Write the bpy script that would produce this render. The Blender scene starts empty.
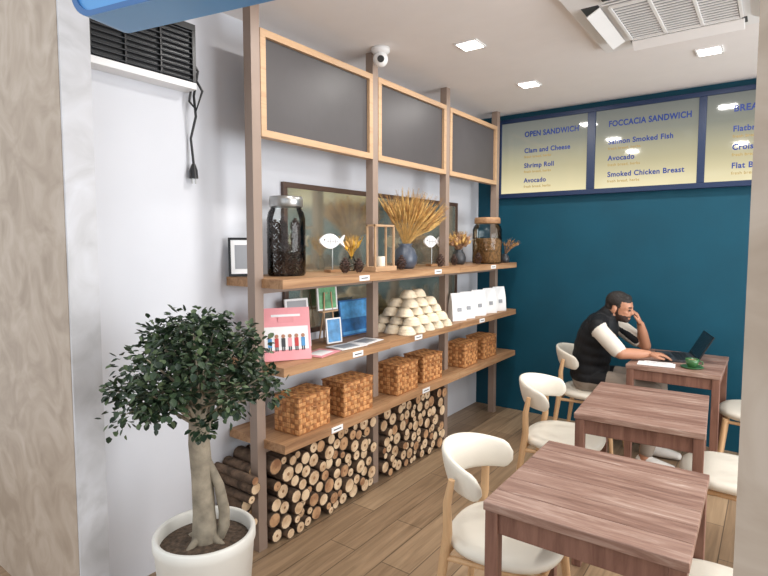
import bpy, bmesh, math, random
import numpy as np
from mathutils import Vector, Matrix, kdtree
R = random.Random(7)
scene = bpy.context.scene
scene.view_settings.view_transform = 'Standard'

def lin(c):
    o = []
    for x in c:
        x = x/255.0
        o.append(x/12.92 if x <= 0.04045 else ((x+0.055)/1.055)**2.4)
    return (o[0], o[1], o[2], 1.0)

# ------------------------------------------------------------ materials
def nodes(name):
    m = bpy.data.materials.new(name); m.use_nodes = True
    nt = m.node_tree
    return m, nt, nt.nodes['Principled BSDF']
def setspec(b, v):
    if 'Specular IOR Level' in b.inputs: b.inputs['Specular IOR Level'].default_value = v
def plain(name, c, rough=0.5, metal=0.0, noise=0.06, nscale=8, bump=0.0, bscale=60, spec=0.5, emit=0):
    m, nt, b = nodes(name)
    b.inputs['Roughness'].default_value = rough
    b.inputs['Metallic'].default_value = metal
    setspec(b, spec)
    tc = nt.nodes.new('ShaderNodeTexCoord')
    n = nt.nodes.new('ShaderNodeTexNoise'); n.inputs['Scale'].default_value = nscale; n.inputs['Detail'].default_value = 4
    nt.links.new(tc.outputs['Object'], n.inputs['Vector'])
    r = nt.nodes.new('ShaderNodeValToRGB')
    L = lin(c)
    r.color_ramp.elements[0].position = 0.3; r.color_ramp.elements[1].position = 0.7
    r.color_ramp.elements[0].color = tuple(x*(1-noise*1.6) for x in L[:3])+(1,)
    r.color_ramp.elements[1].color = tuple(min(1, x*(1+noise)) for x in L[:3])+(1,)
    nt.links.new(n.outputs['Fac'], r.inputs['Fac']); nt.links.new(r.outputs['Color'], b.inputs['Base Color'])
    if bump:
        n2 = nt.nodes.new('ShaderNodeTexNoise'); n2.inputs['Scale'].default_value = bscale; n2.inputs['Detail'].default_value = 3
        nt.links.new(tc.outputs['Object'], n2.inputs['Vector'])
        bp = nt.nodes.new('ShaderNodeBump'); bp.inputs['Strength'].default_value = bump; bp.inputs['Distance'].default_value = 0.01
        nt.links.new(n2.outputs['Fac'], bp.inputs['Height']); nt.links.new(bp.outputs['Normal'], b.inputs['Normal'])
    if emit:
        b.inputs['Emission Color'].default_value = L; b.inputs['Emission Strength'].default_value = emit
    return m
def wood(name, cols, axis='Y', scale=6, stretch=0.06, rough=0.5, bump=0.15, spec=0.4, p0=0.3, p1=0.72):
    m, nt, b = nodes(name)
    b.inputs['Roughness'].default_value = rough; setspec(b, spec)
    tc = nt.nodes.new('ShaderNodeTexCoord'); mp = nt.nodes.new('ShaderNodeMapping')
    s = [scale]*3; s['XYZ'.index(axis)] = scale*stretch
    mp.inputs['Scale'].default_value = s
    nt.links.new(tc.outputs['Object'], mp.inputs['Vector'])
    n = nt.nodes.new('ShaderNodeTexNoise'); n.inputs['Scale'].default_value = 4; n.inputs['Detail'].default_value = 8
    n.inputs['Roughness'].default_value = 0.65; n.inputs['Distortion'].default_value = 0.6
    nt.links.new(mp.outputs['Vector'], n.inputs['Vector'])
    r = nt.nodes.new('ShaderNodeValToRGB')
    k = len(cols)
    els = r.color_ramp.elements
    els[0].position = p0; els[0].color = lin(cols[0]); els[1].position = p1; els[1].color = lin(cols[-1])
    for i in range(1, k-1):
        e = els.new(p0+(p1-p0)*i/(k-1)); e.color = lin(cols[i])
    nt.links.new(n.outputs['Fac'], r.inputs['Fac']); nt.links.new(r.outputs['Color'], b.inputs['Base Color'])
    bp = nt.nodes.new('ShaderNodeBump'); bp.inputs['Strength'].default_value = bump; bp.inputs['Distance'].default_value = 0.004
    nt.links.new(n.outputs['Fac'], bp.inputs['Height']); nt.links.new(bp.outputs['Normal'], b.inputs['Normal'])
    return m
def glassy(name, tint=(243, 246, 245), blend=0.3):
    m = bpy.data.materials.new(name); m.use_nodes = True; nt = m.node_tree; nt.nodes.clear()
    o = nt.nodes.new('ShaderNodeOutputMaterial'); t = nt.nodes.new('ShaderNodeBsdfTransparent'); g = nt.nodes.new('ShaderNodeBsdfGlossy')
    t.inputs['Color'].default_value = lin(tint); g.inputs['Roughness'].default_value = 0.05
    lw = nt.nodes.new('ShaderNodeLayerWeight'); lw.inputs['Blend'].default_value = blend
    mx = nt.nodes.new('ShaderNodeMixShader')
    nt.links.new(lw.outputs['Fresnel'], mx.inputs['Fac']); nt.links.new(t.outputs[0], mx.inputs[1]); nt.links.new(g.outputs[0], mx.inputs[2])
    nt.links.new(mx.outputs[0], o.inputs['Surface'])
    return m
def floor_mat():
    m, nt, b = nodes('floor_planks'); b.inputs['Roughness'].default_value = 0.36; setspec(b, 0.4)
    tc = nt.nodes.new('ShaderNodeTexCoord'); mp = nt.nodes.new('ShaderNodeMapping')
    mp.inputs['Rotation'].default_value = (0, 0, math.pi/2)
    nt.links.new(tc.outputs['Object'], mp.inputs['Vector'])
    br = nt.nodes.new('ShaderNodeTexBrick')
    br.inputs['Scale'].default_value = 1.0; br.inputs['Brick Width'].default_value = 1.0; br.inputs['Row Height'].default_value = 0.165
    br.inputs['Mortar Size'].default_value = 0.0025; br.offset = 0.37; br.inputs['Bias'].default_value = 0
    br.inputs['Color1'].default_value = lin((168, 144, 116)); br.inputs['Color2'].default_value = lin((146, 122, 97)); br.inputs['Mortar'].default_value = lin((98, 82, 66))
    nt.links.new(mp.outputs['Vector'], br.inputs['Vector'])
    mp2 = nt.nodes.new('ShaderNodeMapping'); mp2.inputs['Scale'].default_value = (18, 1.1, 1)
    nt.links.new(tc.outputs['Object'], mp2.inputs['Vector'])
    n = nt.nodes.new('ShaderNodeTexNoise'); n.inputs['Scale'].default_value = 2; n.inputs['Detail'].default_value = 8; n.inputs['Distortion'].default_value = 0.8
    nt.links.new(mp2.outputs['Vector'], n.inputs['Vector'])
    r = nt.nodes.new('ShaderNodeValToRGB'); r.color_ramp.elements[0].position = 0.3; r.color_ramp.elements[1].position = 0.7
    r.color_ramp.elements[0].color = (0.58, 0.55, 0.52, 1); r.color_ramp.elements[1].color = (1.1, 1.08, 1.06, 1)
    nt.links.new(n.outputs['Fac'], r.inputs['Fac'])
    mx = nt.nodes.new('ShaderNodeMixRGB'); mx.blend_type = 'MULTIPLY'; mx.inputs['Fac'].default_value = 0.85
    nt.links.new(br.outputs['Color'], mx.inputs['Color1']); nt.links.new(r.outputs['Color'], mx.inputs['Color2'])
    nt.links.new(mx.outputs['Color'], b.inputs['Base Color'])
    bp = nt.nodes.new('ShaderNodeBump'); bp.inputs['Strength'].default_value = 0.25; bp.inputs['Distance'].default_value = 0.003; bp.invert = True
    nt.links.new(br.outputs['Fac'], bp.inputs['Height']); nt.links.new(bp.outputs['Normal'], b.inputs['Normal'])
    return m
def plaster_mat(name, c1, c2, c3):
    m, nt, b = nodes(name); b.inputs['Roughness'].default_value = 0.55; setspec(b, 0.3)
    tc = nt.nodes.new('ShaderNodeTexCoord')
    n = nt.nodes.new('ShaderNodeTexNoise'); n.inputs['Scale'].default_value = 5; n.inputs['Detail'].default_value = 9; n.inputs['Distortion'].default_value = 1.6
    nt.links.new(tc.outputs['Object'], n.inputs['Vector'])
    r = nt.nodes.new('ShaderNodeValToRGB'); e = r.color_ramp.elements
    e[0].position = 0.3; e[0].color = lin(c1); e[1].position = 0.75; e[1].color = lin(c3); x = e.new(0.5); x.color = lin(c2)
    nt.links.new(n.outputs['Fac'], r.inputs['Fac']); nt.links.new(r.outputs['Color'], b.inputs['Base Color'])
    bp = nt.nodes.new('ShaderNodeBump'); bp.inputs['Strength'].default_value = 0.2; bp.inputs['Distance'].default_value = 0.004
    nt.links.new(n.outputs['Fac'], bp.inputs['Height']); nt.links.new(bp.outputs['Normal'], b.inputs['Normal'])
    return m
def backlit_mat():
    m, nt, b = nodes('backlit_panel'); b.inputs['Roughness'].default_value = 0.06; setspec(b, 0.5)
    b.inputs['Base Color'].default_value = lin((60, 62, 58))
    tc = nt.nodes.new('ShaderNodeTexCoord'); sp = nt.nodes.new('ShaderNodeSeparateXYZ')
    nt.links.new(tc.outputs['Object'], sp.inputs['Vector'])
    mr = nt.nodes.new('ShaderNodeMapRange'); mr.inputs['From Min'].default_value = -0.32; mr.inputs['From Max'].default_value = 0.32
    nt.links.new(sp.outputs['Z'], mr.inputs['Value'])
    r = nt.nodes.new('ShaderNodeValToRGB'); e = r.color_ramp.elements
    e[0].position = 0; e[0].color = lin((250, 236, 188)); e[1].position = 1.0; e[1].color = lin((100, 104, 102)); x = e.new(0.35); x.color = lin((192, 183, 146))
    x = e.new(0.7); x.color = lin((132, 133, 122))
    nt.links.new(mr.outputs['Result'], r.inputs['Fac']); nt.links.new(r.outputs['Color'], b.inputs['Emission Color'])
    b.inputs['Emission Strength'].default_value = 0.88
    return m
def emis(name, c, s):
    m, nt, b = nodes(name); b.inputs['Base Color'].default_value = lin(c)
    b.inputs['Emission Color'].default_value = lin(c); b.inputs['Emission Strength'].default_value = s
    return m
def logend_mat(name, a, c):
    m, nt, b = nodes(name); b.inputs['Roughness'].default_value = 0.8
    tc = nt.nodes.new('ShaderNodeTexCoord')
    n = nt.nodes.new('ShaderNodeTexNoise'); n.inputs['Scale'].default_value = 14; n.inputs['Detail'].default_value = 4
    nt.links.new(tc.outputs['Object'], n.inputs['Vector'])
    r = nt.nodes.new('ShaderNodeValToRGB'); e = r.color_ramp.elements
    e[0].position = 0.35; e[0].color = lin(a); e[1].position = 0.6; e[1].color = lin(c)
    nt.links.new(n.outputs['Fac'], r.inputs['Fac']); nt.links.new(r.outputs['Color'], b.inputs['Base Color'])
    return m

M = {}
M['wall'] = plain('wall_paint_white', (212, 214, 220), 0.75, noise=0.015, nscale=3, bump=0.03, bscale=120)
M['teal'] = plain('teal_wall_paint', (10, 72, 92), 0.55, noise=0.06, nscale=4, bump=0.04, bscale=90, spec=0.3)
M['ceil'] = plain('ceiling_paint', (238, 234, 232), 0.8, noise=0.01)
M['floor'] = floor_mat()
M['plaster'] = plaster_mat('beige_plaster', (154, 138, 122), (170, 154, 138), (186, 172, 158))
M['plaster2'] = plaster_mat('pale_plaster', (180, 179, 180), (194, 193, 195), (206, 206, 210))
M['post'] = plain('taupe_metal', (148, 129, 116), 0.45, noise=0.03)
M['lwood'] = wood('light_wood_trim', [(172, 138, 106), (192, 158, 124), (182, 148, 112)], 'Y', 8, 0.08)
M['shelf'] = wood('shelf_wood', [(128, 92, 64), (170, 130, 94), (194, 156, 118)], 'Y', 7, 0.05, rough=0.5)
M['slate'] = plain('slate_board', (78, 75, 76), 0.42, noise=0.03, spec=0.3)
M['navy'] = plain('navy_frame', (20, 42, 78), 0.4, noise=0.03)
M['text'] = plain('sign_text_blue', (12, 50, 130), 0.5, noise=0.0)
M['text2'] = plain('sign_text_ochre', (168, 138, 70), 0.5, noise=0.0)
M['backlit'] = backlit_mat()
M['led'] = emis('led_panel', (255, 252, 245), 7)
M['whitep'] = plain('white_plastic', (236, 236, 236), 0.35, noise=0.01)
M['greyp'] = plain('grey_plastic', (150, 152, 156), 0.45, noise=0.02)
M['blackp'] = plain('black_plastic', (28, 29, 31), 0.35, noise=0.03)
M['dgrey'] = plain('dark_grey', (58, 60, 64), 0.4, noise=0.03)
M['blue'] = plain('sign_blue', (84, 150, 208), 0.35, noise=0.02)
M['dblue'] = plain('sign_blue_dark', (50, 100, 156), 0.4, noise=0.02)
M['cream'] = plain('cream_leatherette', (230, 224, 210), 0.45, noise=0.02, bump=0.05, bscale=150)
M['chairwood'] = wood('beech_wood', [(186, 148, 108), (208, 170, 128), (198, 158, 116)], 'Z', 8, 0.08)
M['tabletop'] = wood('washed_table_wood', [(92, 66, 57), (120, 88, 75), (138, 106, 92), (160, 132, 119), (200, 184, 174)], 'X', 9, 0.11, rough=0.42, bump=0.3, p0=.28, p1=.76)
M['tabletop2'] = wood('washed_table_wood_pale', [(102, 75, 65), (130, 98, 85), (148, 117, 103), (172, 146, 133), (206, 192, 182)], 'X', 9.5, 0.11, rough=0.42, bump=0.3, p0=.28, p1=.76)
M['tableleg'] = wood('table_leg_wood', [(100, 68, 56), (126, 90, 76), (142, 106, 90)], 'Z', 8, 0.1)
M['pot'] = plain('white_ceramic', (216, 213, 205), 0.4, noise=0.02)
M['soil'] = plain('soil', (88, 72, 58), 0.95, noise=0.4, nscale=60, bump=0.8, bscale=70)
M['bark'] = plain('ficus_bark', (146, 135, 117), 0.8, noise=0.25, nscale=18, bump=0.5, bscale=30)
M['leaf1'] = plain('leaf_dark', (36, 54, 36), 0.45, noise=0.3, nscale=20, spec=0.4)
M['leaf2'] = plain('leaf_mid', (54, 72, 48), 0.45, noise=0.3, nscale=20, spec=0.4)
M['leaf3'] = plain('leaf_light', (88, 104, 72), 0.45, noise=0.2, nscale=20, spec=0.4)
M['logbark'] = plain('log_bark', (104, 84, 68), 0.9, noise=0.4, nscale=25, bump=0.6, bscale=40)
M['logend'] = logend_mat('log_end', (192, 156, 118), (238, 212, 176))
M['logend2'] = logend_mat('log_end_brown', (150, 106, 74), (206, 164, 122))
M['logcore'] = plain('log_core', (160, 118, 84), 0.85, noise=0.3, nscale=20)
M['weaveA'] = plain('wicker_light', (206, 150, 96), 0.5, noise=0.25, nscale=40)
M['weaveB'] = plain('wicker_dark', (168, 112, 66), 0.5, noise=0.25, nscale=40)
M['bowl'] = plain('pale_rattan_bowl', (240, 224, 196), 0.65, noise=0.06, nscale=60, bump=0.4, bscale=90)
M['glass'] = glassy('jar_glass')
M['steel'] = plain('brushed_steel', (176, 176, 174), 0.3, metal=0.8, noise=0.03)
M['cone'] = plain('pine_cone', (92, 70, 62), 0.7, noise=0.4, nscale=50)
M['wheat'] = plain('wheat', (214, 174, 106), 0.8, noise=0.2, nscale=40)
M['wheatd'] = plain('wheat_dark', (172, 128, 72), 0.8, noise=0.2, nscale=40)
M['yellow'] = plain('dried_yellow', (226, 178, 70), 0.8, noise=0.2)
M['dried'] = plain('dried_flower', (166, 128, 98), 0.85, noise=0.3, nscale=40)
M['vase'] = plain('blue_grey_vase', (76, 84, 98), 0.3, noise=0.1)
M['mirror'] = plain('smoked_mirror', (196, 194, 176), 0.12, metal=0.8, noise=0.06, nscale=3)
M['dframe'] = plain('dark_frame_wood', (84, 62, 50), 0.4, noise=0.1)
M['amber'] = plain('jar_contents_amber', (166, 122, 76), 0.8, noise=0.4, nscale=60, bump=0.6, bscale=60)
M['paper'] = plain('white_paper', (240, 240, 240), 0.6, noise=0.01)
M['pink'] = plain('pink_print', (238, 160, 166), 0.5, noise=0.06)
M['skyb'] = plain('blue_print', (80, 150, 204), 0.4, noise=0.25, nscale=20)
M['seab'] = plain('sea_print', (36, 96, 150), 0.4, noise=0.3, nscale=20)
M['greenp'] = plain('green_print', (110, 168, 120), 0.4, noise=0.3, nscale=25)
M['red'] = plain('red_print', (196, 60, 60), 0.5, noise=0.1)
M['screen'] = plain('laptop_screen', (30, 38, 44), 0.25, noise=0.3, nscale=12)
M['cupg'] = plain('green_ceramic', (60, 104, 62), 0.3, noise=0.1)
M['vest'] = plain('black_vest', (17, 19, 23), 0.6, noise=0.1, nscale=15, bump=0.2, bscale=35, spec=.3)
M['shirt'] = plain('cream_tshirt', (214, 206, 194), 0.8, noise=0.04, bump=0.2, bscale=25)
M['pants'] = plain('taupe_trousers', (146, 134, 122), 0.85, noise=0.06, bump=0.2, bscale=25)
M['skin'] = plain('skin', (178, 126, 98), 0.5, noise=0.04)
M['hair'] = plain('dark_hair', (30, 24, 21), 0.65, noise=0.25, nscale=60, bump=0.6, bscale=120)
M['beard'] = plain('beard', (60, 42, 35), 0.7, noise=0.25, nscale=60, bump=0.4, bscale=120)
M['eye'] = plain('eye_dark', (30, 22, 20), 0.2, noise=0)
M['shoe'] = plain('shoe_white', (214, 210, 204), 0.6, noise=0.03)

# ------------------------------------------------------------ builder
class B:
    def __init__(s): s.v = []; s.f = []; s.m = []; s.sm = []; s.mats = []
    def mi(s, mat):
        mat = M[mat]
        if mat not in s.mats: s.mats.append(mat)
        return s.mats.index(mat)
    def add(s, vs, fs, mat, smooth=False, X=None):
        o = len(s.v); i = s.mi(mat)
        for p in vs:
            p = Vector(p)
            s.v.append(tuple(X @ p) if X is not None else tuple(p))
        for f in fs:
            s.f.append([k+o for k in f]); s.m.append(i); s.sm.append(smooth)
    def box(s, c, d, mat, X=None):
        cx, cy, cz = c; a, b, e = d[0]/2, d[1]/2, d[2]/2
        vs = [(cx+i*a, cy+j*b, cz+k*e) for i in (-1, 1) for j in (-1, 1) for k in (-1, 1)]
        s.add(vs, [(0, 1, 3, 2), (4, 6, 7, 5), (0, 4, 5, 1), (2, 3, 7, 6), (0, 2, 6, 4), (1, 5, 7, 3)], mat, False, X)
    def bb(s, lo, hi, mat, X=None):
        s.box([(lo[i]+hi[i])/2 for i in range(3)], [hi[i]-lo[i] for i in range(3)], mat, X)
    def tube(s, pts, rad, mat, n=12, X=None, caps=True, capmat=None):
        pts = [Vector(p) for p in pts]
        if not hasattr(rad, '__len__'): rad = [rad]*len(pts)
        t0 = (pts[1]-pts[0]).normalized()
        up = Vector((0, 0, 1)) if abs(t0.z) < 0.9 else Vector((1, 0, 0))
        a = t0.cross(up).normalized(); vs = []
        for i, p in enumerate(pts):
            if i == 0: t = t0
            elif i == len(pts)-1: t = (pts[i]-pts[i-1]).normalized()
            else: t = ((pts[i+1]-pts[i]).normalized()+(pts[i]-pts[i-1]).normalized()).normalized()
            a = (a-t*a.dot(t)).normalized(); b = t.cross(a)
            for k in range(n):
                w = 2*math.pi*k/n
                vs.append(p+a*(rad[i]*math.cos(w))+b*(rad[i]*math.sin(w)))
        fs = []
        for i in range(len(pts)-1):
            for k in range(n):
                k2 = (k+1) % n
                fs.append((i*n+k, i*n+k2, (i+1)*n+k2, (i+1)*n+k))
        s.add(vs, fs, mat, True, X)
        if caps:
            cm = capmat or mat
            s.add(vs[:n], [tuple(range(n))], cm, False, X); s.add(vs[-n:], [tuple(range(n))], cm, False, X)
    def lathe(s, prof, mat, c=(0, 0, 0), n=32, X=None, smooth=True):
        vs = []; fs = []
        for r, z in prof:
            for k in range(n):
                w = 2*math.pi*k/n; vs.append((c[0]+r*math.cos(w), c[1]+r*math.sin(w), c[2]+z))
        for i in range(len(prof)-1):
            for k in range(n):
                k2 = (k+1) % n; fs.append((i*n+k, i*n+k2, (i+1)*n+k2, (i+1)*n+k))
        s.add(vs, fs, mat, smooth, X)
    def sph(s, c, r, mat, n=12, X=None):
        if not hasattr(r, '__len__'): r = (r, r, r)
        vs = [(c[0], c[1], c[2]+r[2])]; fs = []; m = max(4, n//2+1)
        for i in range(1, m):
            ph = math.pi*i/m
            for k in range(n):
                w = 2*math.pi*k/n
                vs.append((c[0]+r[0]*math.sin(ph)*math.cos(w), c[1]+r[1]*math.sin(ph)*math.sin(w), c[2]+r[2]*math.cos(ph)))
        vs.append((c[0], c[1], c[2]-r[2])); L = len(vs)-1
        for k in range(n): fs.append((0, 1+k, 1+(k+1) % n))
        for i in range(m-2):
            for k in range(n):
                a = 1+i*n+k; b = 1+i*n+(k+1) % n; fs.append((a, a+n, b+n, b))
        for k in range(n): fs.append((L, 1+(m-2)*n+(k+1) % n, 1+(m-2)*n+k))
        s.add(vs, fs, mat, True, X)
    def mesh(s, name, origin=(0, 0, 0)):
        me = bpy.data.meshes.new(name)
        o = Vector(origin)
        me.from_pydata([tuple(Vector(p)-o) for p in s.v], [], s.f)
        for mt in s.mats: me.materials.append(mt)
        me.polygons.foreach_set('material_index', s.m); me.polygons.foreach_set('use_smooth', s.sm)
        bm = bmesh.new(); bm.from_mesh(me); bmesh.ops.recalc_face_normals(bm, faces=bm.faces); bm.to_mesh(me); bm.free()
        me.update()
        return me
    def build(s, name, bevel=0.0, origin=None, parent=None):
        if origin is None:
            a = np.array(s.v); lo = a.min(0); hi = a.max(0)
            origin = ((lo[0]+hi[0])/2, (lo[1]+hi[1])/2, (lo[2]+hi[2])/2)
        ob = bpy.data.objects.new(name, s.mesh(name, origin)); ob.location = origin
        scene.collection.objects.link(ob)
        if bevel:
            md = ob.modifiers.new('bevel', 'BEVEL'); md.width = bevel; md.segments = 2; md.limit_method = 'ANGLE'; md.angle_limit = math.radians(50)
        if parent:
            ob.parent = parent; ob.location = Vector(origin)-parent.location
        return ob
def TR(loc, rz=0, rx=0, ry=0):
    return Matrix.Translation(loc) @ Matrix.Rotation(rz, 4, 'Z') @ Matrix.Rotation(ry, 4, 'Y') @ Matrix.Rotation(rx, 4, 'X')

# ------------------------------------------------------------ room
WX, WY, CZ = -2.30, 4.65, 2.71
b = B(); b.bb((-4.5, -2.5, -0.1), (3.6, WY+0.15, 0), 'floor'); b.build('floor', origin=(0, 0, 0))
b = B(); b.bb((WX-0.15, 0.89, CZ), (2.55, WY+0.15, CZ+0.12), 'ceil'); b.build('ceiling')
b = B(); b.bb((WX-0.15, 1.0, 0), (WX, WY+0.15, CZ), 'wall'); b.build('wall_left')
b = B(); b.bb((WX, WY, 0), (2.55, WY+0.15, CZ), 'teal'); b.build('wall_back')
b = B()
b.bb((-4.5, 0.89, 0), (-2.112, 1.0, CZ), 'plaster'); b.bb((-2.112, 0.892, 0), (-2.10, 1.0, CZ), 'plaster2')
b.bb((-0.03, 0.89, 0), (2.55, 1.0, CZ), 'plaster'); b.bb((-2.10, 0.89, 2.5), (-0.03, 1.0, CZ), 'plaster')
b.build('wall_front')
b = B()
b.bb((2.4, 1.0, 0), (2.55, WY, 0.35), 'wall'); b.bb((2.4, 1.0, 2.5), (2.55, WY, CZ), 'wall')
b.bb((2.4, 1.0, 0.35), (2.55, 1.2, 2.5), 'wall'); b.bb((2.4, WY-0.2, 0.35), (2.55, WY, 2.5), 'wall')
b.build('wall_right')
b = B()
for y in (1.22, 2.3, 3.35, 4.43): b.bb((2.44, y-0.025, 0.35), (2.5, y+0.025, 2.5), 'dgrey')
for z in (0.375, 2.475): b.bb((2.44, 1.2, z-0.025), (2.5, 4.45, z+0.025), 'dgrey')
b.bb((2.468, 1.25, 0.4), (2.472, 4.41, 2.45), 'glass')
b.build('added_window')  # out-of-view glazing, added so daylight enters from the right

# ------------------------------------------------------------ shelving unit
PX = -2.05; PY = [1.725, 2.665, 3.57, 4.47]
b = B()
for y in PY: b.bb((PX-0.027, y-0.027, 0), (PX+0.027, y+0.027, CZ), 'post')
SH = [0.57, 0.95, 1.375]; T = 0.045
for z in SH:
    ys = [1.74, 2.62, 3.53, 4.60]
    for i in range(3):
        b.bb((WX+0.005, ys[i], z-T), (-1.885+(0.012 if i == 0 else 0), ys[i+1]-0.003, z), 'shelf')
    b.bb((PX-0.02, 1.725, z-T-0.03), (PX+0.02, 4.47, z-T), 'post')
for i in range(3):
    y0, y1 = PY[i]+0.028, PY[i+1]-0.028
    z0, z1 = 2.065, 2.575; w = 0.034
    x0, x1 = PX-0.02, PX+0.03
    b.bb((x0, y0, z0), (x1, y1, z0+w), 'lwood'); b.bb((x0, y0, z1-w), (x1, y1, z1), 'lwood')
    b.bb((x0, y0, z0+w), (x1, y0+w, z1-w), 'lwood'); b.bb((x0, y1-w, z0+w), (x1, y1, z1-w), 'lwood')
    b.bb((x0+0.012, y0+w, z0+w), (x1-0.02, y1-w, z1-w), 'slate')
for (y, z, dx) in [(2.12, SH[0], 1), (2.3, SH[1], 1), (2.36, SH[2], 1), (2.95, SH[1], 0), (3.2, SH[2], 0), (3.05, SH[0], 0), (3.9, SH[1], 0), (4.1, SH[2], 0)]:
    xx = -1.885+(0.012 if dx else 0)
    b.bb((xx, y-0.045, z-0.038), (xx+0.004, y+0.045, z-0.008), 'paper')
    b.bb((xx+0.004, y-0.03, z-0.026), (xx+0.005, y+0.03, z-0.020), 'dgrey')
b.build('shelving_unit', bevel=0.002)

# ------------------------------------------------------------ wall mirror board
b = B()
y0, y1, z0, z1 = 2.13, 4.20, 1.0, 1.90
b.bb((WX+0.002, y0+0.02, z0+0.02), (WX+0.018, y1-0.02, z1-0.02), 'mirror')
for (a, c) in [((y0, z0), (y1, z0+0.03)), ((y0, z1-0.03), (y1, z1)), ((y0, z0+0.03), (y0+0.03, z1-0.03)), ((y1-0.03, z0+0.03), (y1, z1-0.03))]:
    b.bb((WX+0.002, a[0], a[1]), (WX+0.026, c[0], c[1]), 'dframe')
b.build('wall_mirror', bevel=0.002)

# ------------------------------------------------------------ log pile
def logpile():
    rr = random.Random(3); cs = []
    Y0, Y1 = 1.63, 3.62
    fails = 0
    while fails < 25 and len(cs) < 440:
        r = rr.choice([0.022, 0.028, 0.032, 0.036, 0.04, 0.044])
        ys = np.array([rr.uniform(Y0+r, Y1-r) for _ in range(160)])
        z = np.full(len(ys), r)
        for (cy, cz, cr) in cs:
            d = cr+r; dy = np.abs(ys-cy); k = dy < d
            z[k] = np.maximum(z[k], cz+np.sqrt(d*d-dy[k]**2))
        i = int(np.argmin(z))
        lim = 0.488 if ys[i] > 1.80 else 0.42+0.36*(ys[i]-1.62)
        if z[i]+r < lim: cs.append((float(ys[i]), float(z[i]), r)); fails = 0
        else: fails += 1
    b = B()
    for (y, z, r) in cs:
        x1 = -1.985-rr.uniform(0, 0.04)
        if any(abs(y-p) < r*.75+.027 for p in PY): x1 = PX-.030-rr.uniform(0, .008)
        x0 = WX+.004+rr.uniform(0, .02); n = 11; rad = r*0.99
        jit = [rad*(1-rr.uniform(0, 0.06)) for _ in range(n)]
        vs = []
        for x in (x0, x1):
            for k in range(n):
                w = 2*math.pi*k/n; vs.append((x, y+jit[k]*math.cos(w), z+jit[k]*math.sin(w)))
        b.add(vs, [(k, (k+1) % n, n+(k+1) % n, n+k) for k in range(n)], 'logbark', True)
        b.add(vs[:n], [tuple(range(n))], 'logend2')
        q = 0.9; ring = vs[n:]; inner = [(x1+0.0005, y+(p[1]-y)*q, z+(p[2]-z)*q) for p in ring]
        core = [(x1+0.002, y+(p[1]-y)*0.22, z+(p[2]-z)*0.22) for p in ring]
        b.add(ring+inner, [(k, (k+1) % n, n+(k+1) % n, n+k) for k in range(n)], 'logbark')
        em = 'logend' if rr.random() < 0.78 else 'logend2'
        b.add(inner+core, [(k, (k+1) % n, n+(k+1) % n, n+k) for k in range(n)], em)
        b.add(core, [tuple(range(n))], 'logcore' if rr.random() < 0.5 else em)
    b.build('log_pile')
logpile()

# ------------------------------------------------------------ wicker boxes
def wicker(name, x, y, z, L=0.25, D=0.17, H=0.19, rz=0.0):
    b = B(); c = 0.028
    b.bb((-D/2, -L/2, 0.0), (D/2, L/2, H), 'weaveB')
    def side(o, u, v, nrm, lu, lv):
        nu = max(1, round(lu/c)); nv = max(1, round(lv/c)); o = Vector(o); u = Vector(u); v = Vector(v); nr = Vector(nrm)
        for i in range(nu):
            for j in range(nv):
                p = o+u*(lu*i/nu)+v*(lv*j/nv); a = lu/nu; e = lv/nv
                k = (i+j) % 2
                gu, gv = (0.03, 0.10) if k else (0.10, 0.03)
                q = [p+u*a*gu+v*e*gv, p+u*a*(1-gu)+v*e*gv, p+u*a*(1-gu)+v*e*(1-gv), p+u*a*gu+v*e*(1-gv)]
                h = 0.003
                iu, iv = (0.25, 0.04) if k else (0.04, 0.25)
                t = [p+u*a*(gu+iu)+v*e*(gv+iv)+nr*h, p+u*a*(1-gu-iu)+v*e*(gv+iv)+nr*h, p+u*a*(1-gu-iu)+v*e*(1-gv-iv)+nr*h, p+u*a*(gu+iu)+v*e*(1-gv-iv)+nr*h]
                b.add(q+t, [(4, 5, 6, 7), (0, 1, 5, 4), (1, 2, 6, 5), (2, 3, 7, 6), (3, 0, 4, 7)], 'weaveA' if k else 'weaveB' if (i*7+j*3) % 3 else 'weaveA')
    hb = H-0.055
    for (z0, hh) in ((0.004, hb-0.006), (hb+0.006, 0.045)):
        side((D/2, -L/2, z0), (0, 1, 0), (0, 0, 1), (1, 0, 0), L, hh)
        side((-D/2, -L/2, z0), (0, 1, 0), (0, 0, 1), (-1, 0, 0), L, hh)
        side((-D/2, -L/2, z0), (1, 0, 0), (0, 0, 1), (0, -1, 0), D, hh)
        side((-D/2, L/2, z0), (1, 0, 0), (0, 0, 1), (0, 1, 0), D, hh)
    side((-D/2, -L/2, H), (1, 0, 0), (0, 1, 0), (0, 0, 1), D, L)
    e = 0.004
    for zz in (hb, H-0.003):
        b.bb((-D/2-e, -L/2-e, zz-0.003), (D/2+e, -L/2, zz+0.004), 'weaveB'); b.bb((-D/2-e, L/2, zz-0.003), (D/2+e, L/2+e, zz+0.004), 'weaveB')
        b.bb((D/2, -L/2, zz-0.003), (D/2+e, L/2, zz+0.004), 'weaveB'); b.bb((-D/2-e, -L/2, zz-0.003), (-D/2, L/2, zz+0.004), 'weaveB')
    b.tube([(D/2+0.004, -0.03, hb-0.005), (D/2+0.018, -0.022, hb-0.012), (D/2+0.018, 0.022, hb-0.012), (D/2+0.004, 0.03, hb-0.005)], 0.004, 'weaveB', 8)
    ob = b.build(name, origin=(0, 0, 0)); ob.location = (x, y, z+0.001); ob.rotation_euler = (0, 0, rz)
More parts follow.
